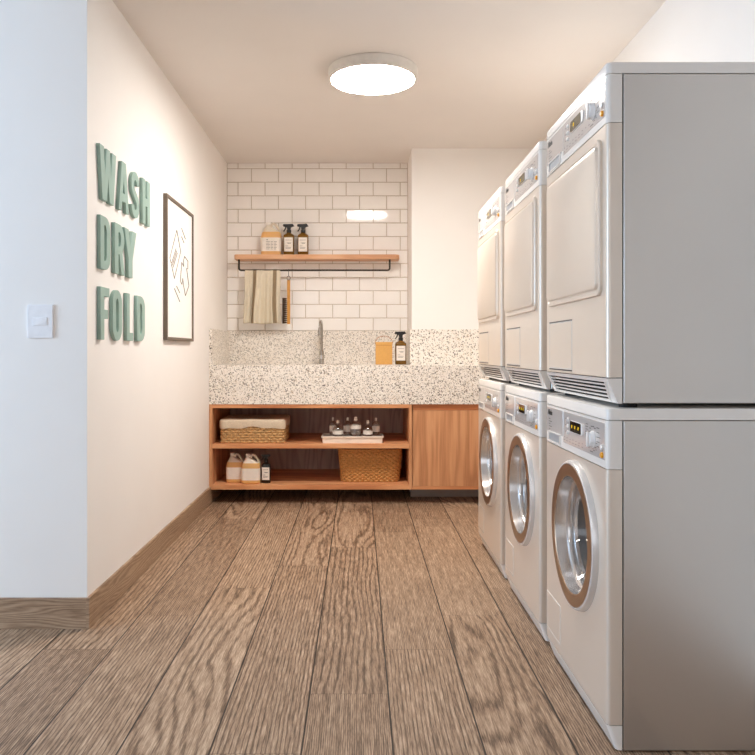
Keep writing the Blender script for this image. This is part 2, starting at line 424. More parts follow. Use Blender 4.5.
# ------------------------------------------------------------------ faucet
fx, fy = -.27, 5.42
fa = thing('sink_faucet', 'tall slim brushed-nickel gooseneck faucet behind the sink', 'faucet', (fx, fy, ZT))
b = BM(); lathe(b, [(.0175, 0), (.0175, .004), (.0165, .006), (.0165, .094), (.013, .098)], segs=24); obj('base', b, M['chrome'], fa)
b = BM()
pts = [(0, 0, .09), (0, 0, .26)]+[(0, -(.042-.042*math.cos(a)), .26+.046*math.sin(a)) for a in [PI*i/12 for i in range(1, 13)]]+[(0, -.084, .235)]
pts = [(x-.0002*i, y*2.1, z) for i, (x, y, z) in enumerate(pts)]
tube(b, pts, .0095, 14); obj('spout', b, M['chrome'], fa)
b = BM(); lathe(b, [(.0115, .20), (.0115, .255)], cx=-.003, cy=-.1764, segs=18); obj('nozzle', b, M['chrome'], fa)
b = BM(); lathe(b, [(.0195, .036), (.0195, .062)], segs=24); tube(b, [(.0, -.018, .049), (0, -.055, .052)], .006, 8); obj('lever', b, M['silver'], fa)

# ------------------------------------------------------------------ wall shelf with rail
YS = 5.37
ws = thing('wall_shelf', 'long rounded wooden board on the white tiles with a thin dark hanging rail below', 'shelf', (0, YB-.011, 1.655))
b = BM()
yf = YS-(YB-.011)
outline = [(-.897, 0), ] + arc(-.897+.028, yf+.028, .028, PI, 1.5*PI, 6) + arc(.290-.028, yf+.028, .028, -PI/2, 0, 6) + [(.290, 0)]
loft(b, [[(x, y, z) for x, y in outline] for z in (0.0, .031)])
bmesh.ops.bevel(b, geom=[e_ for e_ in b.edges], offset=.003, segments=2, affect='EDGES')
obj('board', b, M['wood_board'], ws)
b = BM(); ry = 5.425-(YB-.011); rz = -.077; xl, xr = -.868, .222
pts = [(xl, ry, .0), (xl, ry, rz+.015)]+[(xl+.015-.015*math.cos(a), ry, rz+.015-.015*math.sin(a)) for a in (PI/6, PI/3, PI/2)]
pts += [(xr-.015+.015*math.sin(a), ry, rz+.015-.015*math.cos(a)) for a in (0, PI/6, PI/3, PI/2)]+[(xr, ry, .0)]
tube(b, pts, .0066, 10); obj('hanging_rail', b, M['iron'], ws)
ZR = 1.655+rz

# ------------------------------------------------------------------ spray bottles
def spray_bottle(label, loc, w, h, body_mat, group=None, rect=True):
    t_ = thing('spray_bottle', label, 'spray bottle', loc, group)
    hb = h*.70; b = BM(); d = w*.72; loops = []
    for z, s, r in ((0, .92, .3), (.004, 1, .3), (hb*.86, 1, .3), (hb*.93, .93, .34), (hb*.985, .66, .48), (hb, .44, .5), (hb+.008, .34, .5)):
        ww, dd = w*s, max(d*s, w*.34 if s < .5 else d*s)
        if s < .5: ww = dd = w*s
        loops.append([(x, y, z) for x, y in rrect(ww, dd, min(ww, dd)*r*.98, 5)])
    loft(b, loops); obj('bottle', b, body_mat, t_)
    b = BM(); lh0, lh1 = hb*.17, hb*.80
    lw = w*.80; box(b, -lw/2, lw/2, -d/2-.0012, -d/2+.004, lh0, lh1, .0005, 1); lb = obj('label', b, M['label'], t_)
    b = BM(); yy = -d/2-.0016
    for zf, a, c in ((.80, -.35, .35), (.60, -.22, .3), (.56, -.1, .25), (.38, -.38, -.05), (.28, -.35, .3), (.20, -.35, .25)):
        z = lh0+(lh1-lh0)*zf; box(b, lw*a, lw*c, yy, yy+.0006, z, z+.0022)
    obj('printed_text', b, M['print'], lb)
    b = BM(); lathe(b, [(w*.19, hb+.004), (w*.21, hb+.006), (w*.21, hb+.024), (w*.15, hb+.028)], segs=20); obj('collar', b, M['black'], t_)
    z = hb+.024; k = w/.072
    b = BM()
    prof = [(-.040*k, .026), (-.036*k, .036), (.026*k, .038), (.036*k, .024), (.012*k, .018), (.011*k, 0), (-.010*k, 0), (-.012*k, .018), (-.034*k, .022)]
    sc_ = (h-hb-.024)/.038
    prism(b, [(x, z+zz*sc_) for x, zz in prof][::-1], -.010*k, .010*k, 'xz')
    bmesh.ops.bevel(b, geom=list(b.edges), offset=.0015, segments=1, affect='EDGES')
    hd = obj('spray_head', b, M['black'], t_)
    b = BM(); tube(b, [(-.020*k, 0, z+.022*sc_), (-.024*k, 0, z+.008*sc_), (-.036*k, 0, z-.008*sc_)], [.005*k, .004*k, .0035*k], 8); obj('trigger', b, M['black'], hd)
    return t_
SG = 'spray bottles'
spray_bottle('left amber spray bottle with black trigger on the wall shelf, next to the white jug', ((288.9-359)*5.45/750, 5.45, 1.686), .079, .231, M['amber'], SG)
spray_bottle('right amber spray bottle with black trigger on the wall shelf', ((303.1-359)*5.45/750, 5.45, 1.686), .079, .231, M['amber'], SG)
spray_bottle('dark spray bottle with black trigger on the counter beside the ochre box', ((400.7-359)*5.2/750, 5.2, ZT), .077, .229, M['amber'], SG)
spray_bottle('dark spray bottle with blank label in the lower cabinet bay beside the jugs', ((266.1-359)*4.95/750, 4.95, .1245), .060, .187, M['darkglass'], SG)

# ------------------------------------------------------------------ jugs
def jug(label, loc, w, h, group, text=False, rot=0):
    t_ = thing('detergent_jug', label, 'jug', loc, group); t_.rotation_euler.z = rot
    d = w*.62
    def sec(z, x0, x1, dd, r=.3): return [(x, y, z) for x, y in rrect(x1-x0, dd, min(x1-x0, dd)*r, 5, (x0+x1)/2, 0)]
    hs = h*.56                                    # body height up to the shoulder
    b = BM(); loft(b, [sec(0, -w/2+.006, w/2-.006, d-.01), sec(.006, -w/2, w/2, d), sec(hs, -w/2, w/2, d), sec(h*.66, -w*.46, w*.50, d*.95), sec(h*.70, -w*.43, w*.46, d*.9)])
    obj('body', b, M['soap'], t_)
    b = BM(); loft(b, [sec(h*.70, -w*.43, w*.46, d*.9), sec(h*.80, -w*.34, w*.20, d*.72, .42), sec(h*.88, -w*.27, -w*.04, w*.25, .49), sec(h*.93, -w*.25, -w*.06, w*.2, .49)], False)
    obj('shoulder', b, M['frost'], t_)
    b = BM()
    P = [(-w*.02, .84), (w*.02, .93), (w*.10, .965), (w*.22, .93), (w*.34, .84), (w*.43, .74), (w*.455, .66)]
    tube(b, [(x, 0, h*z) for x, z in P], w*.065, 8); obj('handle', b, M['frost'], t_)
    b = BM(); lathe(b, [(w*.12, h*.91), (w*.13, h*.92), (w*.13, h*.985), (w*.11, h)], cx=-w*.155, segs=16); obj('cap', b, M['cap'], t_)
    b = BM(); l0, l1 = h*.12, h*.525
    n = [(x*1.012, y*1.02, 0) for x, y in rrect(w, d, min(w, d)*.3, 5)]
    loft(b, [[(x, y, l0) for x, y, _ in n], [(x, y, l1) for x, y, _ in n]]); lb = obj('label', b, M['label'], t_)
    if text:
        b = BM(); yy = -d/2*1.02-.0006
        box(b, -w*.2, -w*.14, yy, yy+.0005, l1-.02, l1-.013)
        for i in range(6):
            for a, c in ((-.22, -.02), (.01, .13), (.17, .31)):
                z = l1-.032-.0105*i; box(b, w*a, w*(c-.03*(i % 2)), yy, yy+.0005, z, z+.0028)
        obj('printed_text', b, M['print'], lb)
    return t_
jug('white handled jug with printed label and golden liquid on the wall shelf', ((271.2-359)*5.45/750, 5.455, 1.686), .145, .242, 'detergent jugs', True)
jug('left of the two amber jugs in the lower cabinet bay, partly behind the other', ((235.1-359)*4.985/750, 4.985, .1245), .112, .192, 'detergent jugs')
jug('right one of two amber jugs in the lower bay, next to the dark bottle', ((251.0-359)*4.94/750, 4.94, .1245), .121, .192, 'detergent jugs')

# ------------------------------------------------------------------ ochre box with wire handle
cx = (383.8-359)*5.2/750
kb = thing('gift_box', 'small ochre card box with a thin wire handle on the counter', 'box', (cx, 5.2, ZT))
b = BM(); box(b, -.057, .057, -.045, .045, 0, .131, .003); obj('body', b, M['kraft'], kb)
b = BM(); box(b, -.0575, .0575, -.0455, .0455, .1335, .155, .003); obj('lid', b, M['kraft'], kb)
b = BM(); box(b, -.056, .056, -.044, .044, .1312, .1334); obj('band', b, M['kraft2'], kb)
b = BM(); tube(b, [(-.062*math.cos(a), 0, .145+.052*math.sin(a)) for a in [PI*i/16 for i in range(17)]], .0019, 6); obj('handle', b, M['kraft2'], kb)

# ------------------------------------------------------------------ towel and brush on the rail
W = .255
tw = BM(); NS, NTt = 90, 46
def towel_pt(s, v):
    # v: -1 .. 0 back layer, 0 .. 1 front layer
    av = abs(v); L = .395 if v > 0 else .30
    z = ZR+.008-L*av if av > .03 else ZR+.008-.012*(av/.03)**2
    amp = .004+.015*min(1, av*1.5)
    fold = amp*(math.sin(s*17+.8)+.45*math.sin(s*41+v*1.2)) + .012*math.exp(-((s-.40+.07*av)/.035)**2)*min(1, av*3+.3)
    y = -(.0075+min(1, av*8)*.002)*(1 if v > 0 else -1)*min(1, av*30)
    x = W*(s-.5) - .016*av*math.exp(-((s-.32)/.16)**2) + .004*math.sin(v*5+s*3)*av
    if v > 0: y -= fold*min(1, av*6)+amp
    else: y += .3*fold*min(1, av*6)+.002
    return (x, y, z-ZR + (.003*math.sin(s*9) if av > .9 else 0))
grid = [[tw.verts.new(towel_pt(i/NS, -1+2*j/NTt)) for i in range(NS+1)] for j in range(NTt+1)]
for j in range(NTt):
    for i in range(NS):
        f = tw.faces.new((grid[j][i], grid[j][i+1], grid[j+1][i+1], grid[j+1][i])); s = (i+.5)/NS
        f.material_index = 1 if (.235 < s < .335 or .80 < s < .895) else 0
to = obj('hand_towel', tw, [M['towel'], M['towel_stripe']], None, 60)
to.location = ((262.4-359)*5.41/750, 5.425, ZR)
md = to.modifiers.new('thickness', 'SOLIDIFY'); md.thickness = .002
tag(to, 'beige linen towel with brown stripes folded over the dark rail', 'towel')

bx = (288.6-359)*5.42/750
br = thing('scrub_brush', 'orange wooden brush with dark bristles hanging from the dark rail', 'brush', (bx, 5.425, ZR))
b = BM(); tube(b, [(0, .006, .0065), (0, -.001, .0085), (0, -.0075, .004), (0, -.0075, -.045)], .0020, 6); obj('hook', b, M['black'], br)
b = BM(); tube(b, [(.012*math.sin(a), -.0075, -.057+.013*math.cos(a)) for a in [2*PI*i/24 for i in range(24)]], .0024, 6, True); obj('ring', b, M['cord'], br)
b = BM(); box(b, -.0105, .0115, -.018, .003, -.389, -.072, .004); obj('handle', b, M['brushw'], br)
b = BM()
for i in range(13):
    z = -.378+i*.0142
    for yy in (-.014, -.0075, -.001):
        lp = []
        for x, r in ((-.010, .0022), (-.022, .0052), (-.044, .0070)):
            lp.append([(x, yy+r*math.cos(a), z+r*1.25*math.sin(a)) for a in [2*PI*k/6 for k in range(6)]])
        loft(b, lp)
obj('bristles', b, M['bristle'], br)

# ------------------------------------------------------------------ woven baskets
def weave(bm, w0, d0, w1, d1, r, h, rows, waves, amp, rad, npt):
    for k in range(rows):
        f = (k+.5)/rows; z = h*f; w = w0+(w1-w0)*f; d = d0+(d1-d0)*f
        P = resample(rrect(w, d, r, 6), npt); pts = []
        for i, (x, y, nx, ny) in enumerate(P):
            o_ = amp*math.sin(2*PI*waves*i/npt+PI*(k % 2)); pts.append((x+nx*o_, y+ny*o_, z))
        tube(bm, pts, rad, 6, True)
w, d, h = .416, .372, .118
bk = thing('wicker_basket', 'low rectangular straw basket lined with beige cloth on the upper cabinet shelf', 'basket', (-.7, 4.91+d/2, .3905))
b = BM(); weave(b, w-.012, d-.012, w-.012, d-.012, .02, h, 7, 40, .0042, .0086, 400); obj('weave', b, M['wicker'], bk, 60)
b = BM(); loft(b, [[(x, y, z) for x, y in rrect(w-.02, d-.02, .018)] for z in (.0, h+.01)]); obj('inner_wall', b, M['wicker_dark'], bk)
b = BM(); n = 240; loops = []
P0 = rrect(w, d, .022, 6)
for z, grow, wob in ((.101, .008, .006), (.118, .010, .004), (.138, .009, .001), (.150, .006, .001), (.156, -.004, .001), (.154, -.02, .002), (.150, -.05, .003), (.148, -.10, .003)):
    P = resample(P0, n); lp = []
    for i, (x, y, nx, ny) in enumerate(P):
        u = i/n*2*PI; zz = z+wob*(math.sin(u*5)+.6*math.sin(u*11+1)); gg = grow+.0015*math.sin(u*23)
        lp.append((x+nx*gg, y+ny*gg, zz) if grow > -.01 else (x*(1+2*grow/w), y*(1+2*grow/d), zz))
    loops.append(lp)
loft(b, loops, False, True); obj('cloth_liner', b, M['linen'], bk, 70)

w0, w1 = .374, .412
b2 = thing('laundry_basket', 'deep golden woven basket with rounded corners in the lower cabinet bay', 'basket', (.075, 4.965+.15, .1245))
b = BM(); weave(b, w0, .27, w1, .30, .05, .210, 16, 34, .0042, .0074, 476); obj('weave', b, M['wicker2'], b2, 60)
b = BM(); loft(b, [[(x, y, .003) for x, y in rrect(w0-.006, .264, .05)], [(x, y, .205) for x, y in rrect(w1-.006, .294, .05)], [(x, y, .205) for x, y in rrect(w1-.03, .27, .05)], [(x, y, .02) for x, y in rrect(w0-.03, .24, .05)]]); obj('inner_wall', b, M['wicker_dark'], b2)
b = BM(); P = rrect(w1+.004, .304, .052, 6); tube(b, [(x, y, .2135) for x, y in P], .0065, 8, True); obj('rim', b, M['wicker2'], b2, 60)

# ------------------------------------------------------------------ tray with glass bottles
tx0, tx1 = -.247, .162; tcx = (tx0+tx1)/2
tr = thing('bottle_tray', 'cream rectangular tray holding six small glass bottles on the upper cabinet shelf', 'tray', (tcx, 4.905+.095, .3905))
hw = (tx1-tx0)/2
b = BM()
loft(b, [[(x, y, z) for x, y in rrect(2*hw-i, .19-i, .01)] for z, i in ((0, .014), (.036, .014), (.0365, 0), (.044, 0), (.0445, .004), (.0445, .014), (.038, .016))], True, False)
obj('body', b, M['tray'], tr)
b = BM(); loft(b, [[(x, y, z) for x, y in rrect(2*hw-.016, .174, .008)] for z in (.036, .039)]); obj('inlay', b, M['traytop'], tr)
def flask(label, px, Yd, w, h, style):
    Xd = (px-359)*Yd/750; r = w/2
    t_ = thing('glass_bottle', label, 'glass bottle', (Xd, Yd, .4296), 'glass bottles on the tray')
    hs = h*.42 if style == 'round' else h*.62
    if style == 'round':
        prof = [(r*.9, 0), (r, .003), (r, hs), (r*.82, hs+h*.10), (r*.45, hs+h*.22), (r*.24, hs+h*.28), (r*.22, h*.82)]
    elif style == 'square':
        prof = [(r*.92, 0), (r, .003), (r, hs), (r*.85, hs+h*.07), (r*.42, hs+h*.14), (r*.26, hs+h*.17), (r*.26, h*.85)]
    else:
        prof = [(r*.92, 0), (r, .003), (r, hs), (r*.7, hs+h*.10), (r*.3, hs+h*.22), (r*.26, h*.86)]
    b = BM(); lathe(b, prof, segs=24); obj('flask', b, M['glass'], t_)
    b = BM(); lathe(b, [(r*.3, h*.80), (r*.34, h*.84), (r*.34, h*.86)], segs=14); lathe(b, [(.001, h*.86), (r*.26, h*.88), (r*.32, h*.93), (r*.24, h*.98), (.001, h)], segs=14, cap0=False, cap1=False)
    obj('stopper', b, M['cap'], t_)
    z0, z1 = (hs*.30, hs*.85) if style != 'square' else (hs*.62, hs*.92)
    b = BM(); lathe(b, [(r+.0004, z0), (r+.0004, z1)], segs=24, cap0=False, cap1=False); obj('label', b, M['label'], t_)
    b = BM(); lathe(b, [(r*.88, .003), (r*.92, .005), (r*.92, hs*.45)], segs=20); obj('liquid', b, M['liquid'], t_)
M['liquid'] = clear_glass('clear_liquid', (.92, .89, .85), .05, .10)
flask('left rear slim glass bottle on the tray, behind the first round one', 333.0, 5.06, .047, .118, 'slim')
flask('left front wide round glass bottle on the tray', 337.9, 4.985, .070, .106, 'round')
flask('slim glass bottle at the middle rear of the tray', 347.6, 5.06, .055, .118, 'slim')
flask('tallest square-shouldered glass bottle on the tray, with label near its top', 355.6, 4.975, .072, .130, 'square')
flask('right front round glass bottle with bright white label on the tray', 367.8, 4.975, .064, .106, 'round')
flask('rightmost glass bottle at the rear corner of the tray', 376.0, 5.05, .052, .116, 'slim')

# ------------------------------------------------------------------ wall letters
def poly_letter(name, label, splines, ya, yb, z0, z1):
    """splines in a unit box (u along the wall away from the camera, v up); letter is .015 thick"""
    cu = bpy.data.curves.new(name, 'CURVE'); cu.dimensions = '2D'; cu.fill_mode = 'BOTH'; cu.extrude = .0062; cu.bevel_depth = .0012; cu.bevel_resolution = 1
    for sp in splines:
        s = cu.splines.new('POLY'); s.points.add(len(sp)-1); s.use_cyclic_u = True
        for p, (u, v) in zip(s.points, sp): p.co = (u*(yb-ya), v*(z1-z0), 0, 1)
    tmp = bpy.data.objects.new('tmp', cu); COL.objects.link(tmp)
    dg = bpy.context.evaluated_depsgraph_get(); me = bpy.data.meshes.new_from_object(tmp.evaluated_get(dg))
    bpy.data.objects.remove(tmp); bpy.data.curves.remove(cu)
    # local x -> world +Y, local y -> world Z, local z -> world -X ... flipped to face +X
    me.transform(Matrix(((0, 0, 1, 0), (1, 0, 0, 0), (0, 1, 0, 0), (0, 0, 0, 1))))
    me.materials.clear(); me.materials.append(M['sage']); me.name = name
    o = bpy.data.objects.new(name, me); COL.objects.link(o); o.location = (XL+.0005+.0074, ya, z0)
    tag(o, label, 'wall letter', 'sage green wall letters'); return o
def ell(cu_, cv, ru, rv, a0, a1, n=14): return [(cu_+ru*math.cos(a0+(a1-a0)*i/n), cv+rv*math.sin(a0+(a1-a0)*i/n)) for i in range(n+1)]
def D_(): 
    o = [(0, 0), (.48, 0)]+ell(.48, .24, .52, .24, -PI/2, 0)+ell(.48, .76, .52, .24, 0, PI/2)+[(0, 1)]
    i = [(.36, .15), (.44, .15)]+ell(.44, .29, .20, .14, -PI/2, 0)+ell(.44, .71, .20, .14, 0, PI/2)+[(.36, .85)]
    return [o, i]
LT = {
 'W': [[(.15,0),(.42,0),(.51,.50),(.60,0),(.85,0),(1,1),(.77,1),(.70,.40),(.60,1),(.41,1),(.31,.40),(.23,1),(0,1)]],
 'A': [[(0,0),(.27,0),(.32,.20),(.68,.20),(.73,0),(1,0),(.69,1),(.31,1)], [(.375,.36),(.625,.36),(.5,.80)]],
 'H': [[(0,0),(.36,0),(.36,.42),(.64,.42),(.64,0),(1,0),(1,1),(.64,1),(.64,.59),(.36,.59),(.36,1),(0,1)]],
 'D': D_(),
 'R': [[(0,0),(.34,0),(.34,.40),(.46,.40),(.66,0),(1,0),(.76,.43)]+ell(.52,.70,.43,.30,-.55,PI/2)+[(0,1)],
       [(.34,.55),(.46,.55)]+ell(.46,.70,.15,.15,-PI/2,PI/2)+[(.34,.85)]],
 'Y': [[(.33,0),(.67,0),(.67,.38),(1,1),(.67,1),(.50,.58),(.33,1),(0,1),(.33,.38)]],
 'F': [[(0,0),(.40,0),(.40,.41),(.86,.41),(.86,.57),(.40,.57),(.40,.84),(1,.84),(1,1),(0,1)]],
 'O': [[(0,.28)]+ell(.5,.26,.5,.27,PI,2*PI)+ell(.5,.74,.5,.27,0,PI), ell(.5,.28,.16,.13,PI,2*PI)+ell(.5,.72,.16,.13,0,PI)],
 'L': [[(0,0),(1,0),(1,.16),(.44,.16),(.44,1),(0,1)]],
}
def S_():
    # centreline swept with a wide stroke
    c = ell(.5,.735,.34,.175,.0,PI,12)+[(.17,.66),(.24,.58),(.5,.49),(.76,.40),(.84,.30)]+ell(.5,.265,.34,.175,0,-PI,12)
    c = [(u, v) for u, v in c]
    out = []; inn = []
    for i, (u, v) in enumerate(c):
        a = c[max(i-1, 0)]; b_ = c[min(i+1, len(c)-1)]
        # aspect-aware normal (letter box is .113 x .199)
        du, dv = (b_[0]-a[0])*.113, (b_[1]-a[1])*.199; L = math.hypot(du, dv) or 1
        nu, nv = -dv/L, du/L; hwid = .0178
        out.append((u+nu*hwid/.113, v+nv*hwid/.199*.9)); inn.append((u-nu*hwid/.113, v-nv*hwid/.199*.9))
    return [out+inn[::-1]]
LT['S'] = S_()
rows_ = [('WASH', (1.564, 1.763), ((2.780,2.963),(3.000,3.128),(3.168,3.278),(3.330,3.445))),
         ('DRY', (1.303, 1.500), ((2.788,2.895),(2.952,3.073),(3.072,3.233))),
         ('FOLD', (1.038, 1.233), ((2.788,2.884),(2.926,3.038),(3.104,3.186),(3.248,3.363)))]
rowname = {'WASH': 'top', 'DRY': 'middle', 'FOLD': 'bottom'}
for word, (z0, z1), sp in rows_:
    for ch, (a, c) in zip(word, sp):
        poly_letter('wall_letter', 'green raised letter %s of the %s word %s on the left wall' % (ch, rowname[word], word), LT[ch], a, c, z0, z1)

# ------------------------------------------------------------------ framed picture
pf = thing('framed_picture', 'framed white print with a line drawing of clothes on the left wall', 'picture', (XL+.001, 3.731, 1.049))
PW, PH = .599, .7305
b = BM(); f = .016; D = .020
box(b, 0, D, 0, f, 0, PH, .001, 1); box(b, 0, D, PW-f, PW, 0, PH, .001, 1); box(b, 0, D, f, PW-f, 0, f, .001, 1); box(b, 0, D, f, PW-f, PH-f, PH, .001, 1)
obj('frame', b, M['frame'], pf)
b = BM(); box(b, .002, .012, f, PW-f, f, PH-f); pr = obj('print', b, M['paper'], pf)
def wallpt(px, py):
    Xp = XL+.0135; Yp = Xp*750/(px-359); return (.0130, Yp-3.731, .994+(351-py)*Yp/750-1.049)
def zp(zx, zy): return wallpt(160+zx*40/336, 220+zy*90/755)
lines = [[(140,85),(172,265),(120,492),(82,318),(140,85)], [(97,360),(133,240)], [(102,380),(139,258)], [(108,398),(145,276)],
         [(180,70),(212,160)], [(180,140),(200,190)], [(120,575),(165,685)], [(138,555),(165,612)],
         [(205,305),(233,345),(232,410),(222,405),(241,552),(212,636),(196,545),(190,490),(183,540),(170,515),(181,355),(198,390),(196,340),(205,305)]]
b = BM()
for ln in lines: tube(b, [zp(*p) for p in ln], .0023, 5)
obj('line_drawing', b, M['frame'], pr)

# ------------------------------------------------------------------ light switch
lx = (-1.187-1.095)/2
sw = thing('light_switch', 'white rectangular light switch on the bluish wall at left', 'light switch', (lx, 2.69, 1.10))
b = BM(); prism(b, rrect(.092, .120, .003, 3), 0, -.008, 'xz'); bmesh.ops.bevel(b, geom=[e_ for e_ in b.edges if all(abs(v.co.y+.008) < 1e-5 for v in e_.verts)], offset=.002, segments=2, affect='EDGES')
obj('plate', b, M['switch'], sw)
b = BM(); box(b, -.0255, .0255, -.0105, -.007, -.0145, .0145, .0015); obj('rocker', b, M['switch'], sw)

# ------------------------------------------------------------------ ceiling lamp
lp = thing('ceiling_light', 'round white flush ceiling lamp, lit, in the middle of the ceiling', 'lamp', (.068, 3.70, ZC))
b = BM(); lathe(b, [(.216, 0), (.2205, -.002), (.2205, -.0515), (.2185, -.0525), (.2065, -.0525), (.2055, -.046)], segs=96, cap1=False); obj('housing', b, M['lamprim'], lp)
b = BM(); lathe(b, [(.2055, -.044), (.2055, -.0500), (.2035, -.0512)], segs=96); obj('diffuser', b, M['lamp'], lp)

added_lamp = copy_tree(lp)  # unseen fill lamp added behind the camera to light the machine sides
for ch in added_lamp.children:
    if ch.name.startswith('diffuser'): ch.data = ch.data.copy(); ch.data.materials[0] = M['lamp2']
added_lamp.location = (-1.5, -1.0, ZC); added_lamp['label'] = 'second round white flush ceiling lamp in the front part of the room'
# ------------------------------------------------------------------ laundry machines
HW = .303
def shell(bm, z0, z1, hole=None, hw=HW, r=.012, dep=.0375, slope=0.):
    """front shell: face at x=0, rounded vertical edges, short sides; optional round hole (yc, zc, r)"""
    sh = lambda z: slope*(z1-z)/(z1-z0) if slope else 0
    def side(s):
        pr_ = [(0, s*(hw-r))]+[(r-r*math.cos(a), s*(hw-r)+s*r*math.sin(a)) for a in [PI/2*i/5 for i in range(1, 6)]]+[(dep, s*hw)]
        inn_ = [(dep, s*(hw-.003)), (r+.001, s*(hw-.003)), (.003, s*(hw-r))]
        return pr_+inn_
    for s in (1, -1):
        P = side(s); loft(bm, [[(x+sh(z) if x < dep else x, y, z) for x, y in P] for z in (z0, z1)])
    a, c = -(hw-r), hw-r
    if hole is None:
        loft(bm, [[(x+sh(z), y, z) for x, y in ((0, a), (0, c), (.003, c), (.003, a))] for z in (z0, z1)])
    else:
        yc, zc, R = hole; n = 96; outer = []; inner = []
        for i in range(n):
            t_ = 2*PI*i/n; dy, dz = math.cos(t_), math.sin(t_)
            ty = ((c if dy > 0 else a)-yc)/dy if abs(dy) > 1e-9 else 1e9
            tz = ((z1 if dz > 0 else z0)-zc)/dz if abs(dz) > 1e-9 else 1e9
            k = min(ty, tz); outer.append((yc+dy*k, zc+dz*k)); inner.append((yc+dy*R, zc+dz*R))
        # snap nearest points to the rectangle's corners
        for cy_, cz_ in ((a, z0), (a, z1), (c, z0), (c, z1)):
            j = min(range(n), key=lambda i: (outer[i][0]-cy_)**2+(outer[i][1]-cz_)**2); outer[j] = (cy_, cz_)
        loft(bm, [[(0, y, z) for y, z in outer], [(0, y, z) for y, z in inner], [(.003, y, z) for y, z in inner], [(.003, y, z) for y, z in outer]], False, False)
    # top and bottom returns
    for z in ((z0, z0+.002), (z1-.002, z1)):
        P = [(r, -hw+.001), (0, -(hw-r)), (0, hw-r), (r, hw-.001), (dep, hw-.001), (dep, -hw+.001)]
        loft(bm, [[(x+(sh(zz) if x < dep else 0), y, zz) for x, y in P] for zz in z])
def hollow(bm, x0, x1, hw, z0, z1, th=.008, floor_=True):
    box(bm, x0, x1, -hw, -hw+th, z0, z1, .0015, 1); box(bm, x0, x1, hw-th, hw, z0, z1, .0015, 1)
    box(bm, x0, x1, -hw+th, hw-th, z1-th, z1); box(bm, x0, x1, -hw+th, hw-th, z0, z0+th); box(bm, x1-th, x1, -hw+th, hw-th, z0+th, z1-th)
def frame_ring(bm, x0, x1, hw, z0, z1, th):
    box(bm, x0, x1, -hw, -hw+th, z0, z1); box(bm, x0, x1, hw-th, hw, z0, z1)
    box(bm, x0, x1, -hw+th, hw-th, z1-th, z1); box(bm, x0, x1, -hw+th, hw-th, z0, z0+th)
def text_mesh(s, size):
    cu = bpy.data.curves.new('t', 'FONT'); cu.body = s; cu.size = size; cu.extrude = .0003; cu.offset = size*.02
    tmp = bpy.data.objects.new('t', cu); COL.objects.link(tmp)
    dg = bpy.context.evaluated_depsgraph_get(); me = bpy.data.meshes.new_from_object(tmp.evaluated_get(dg))
    bpy.data.objects.remove(tmp); bpy.data.curves.remove(cu); return me
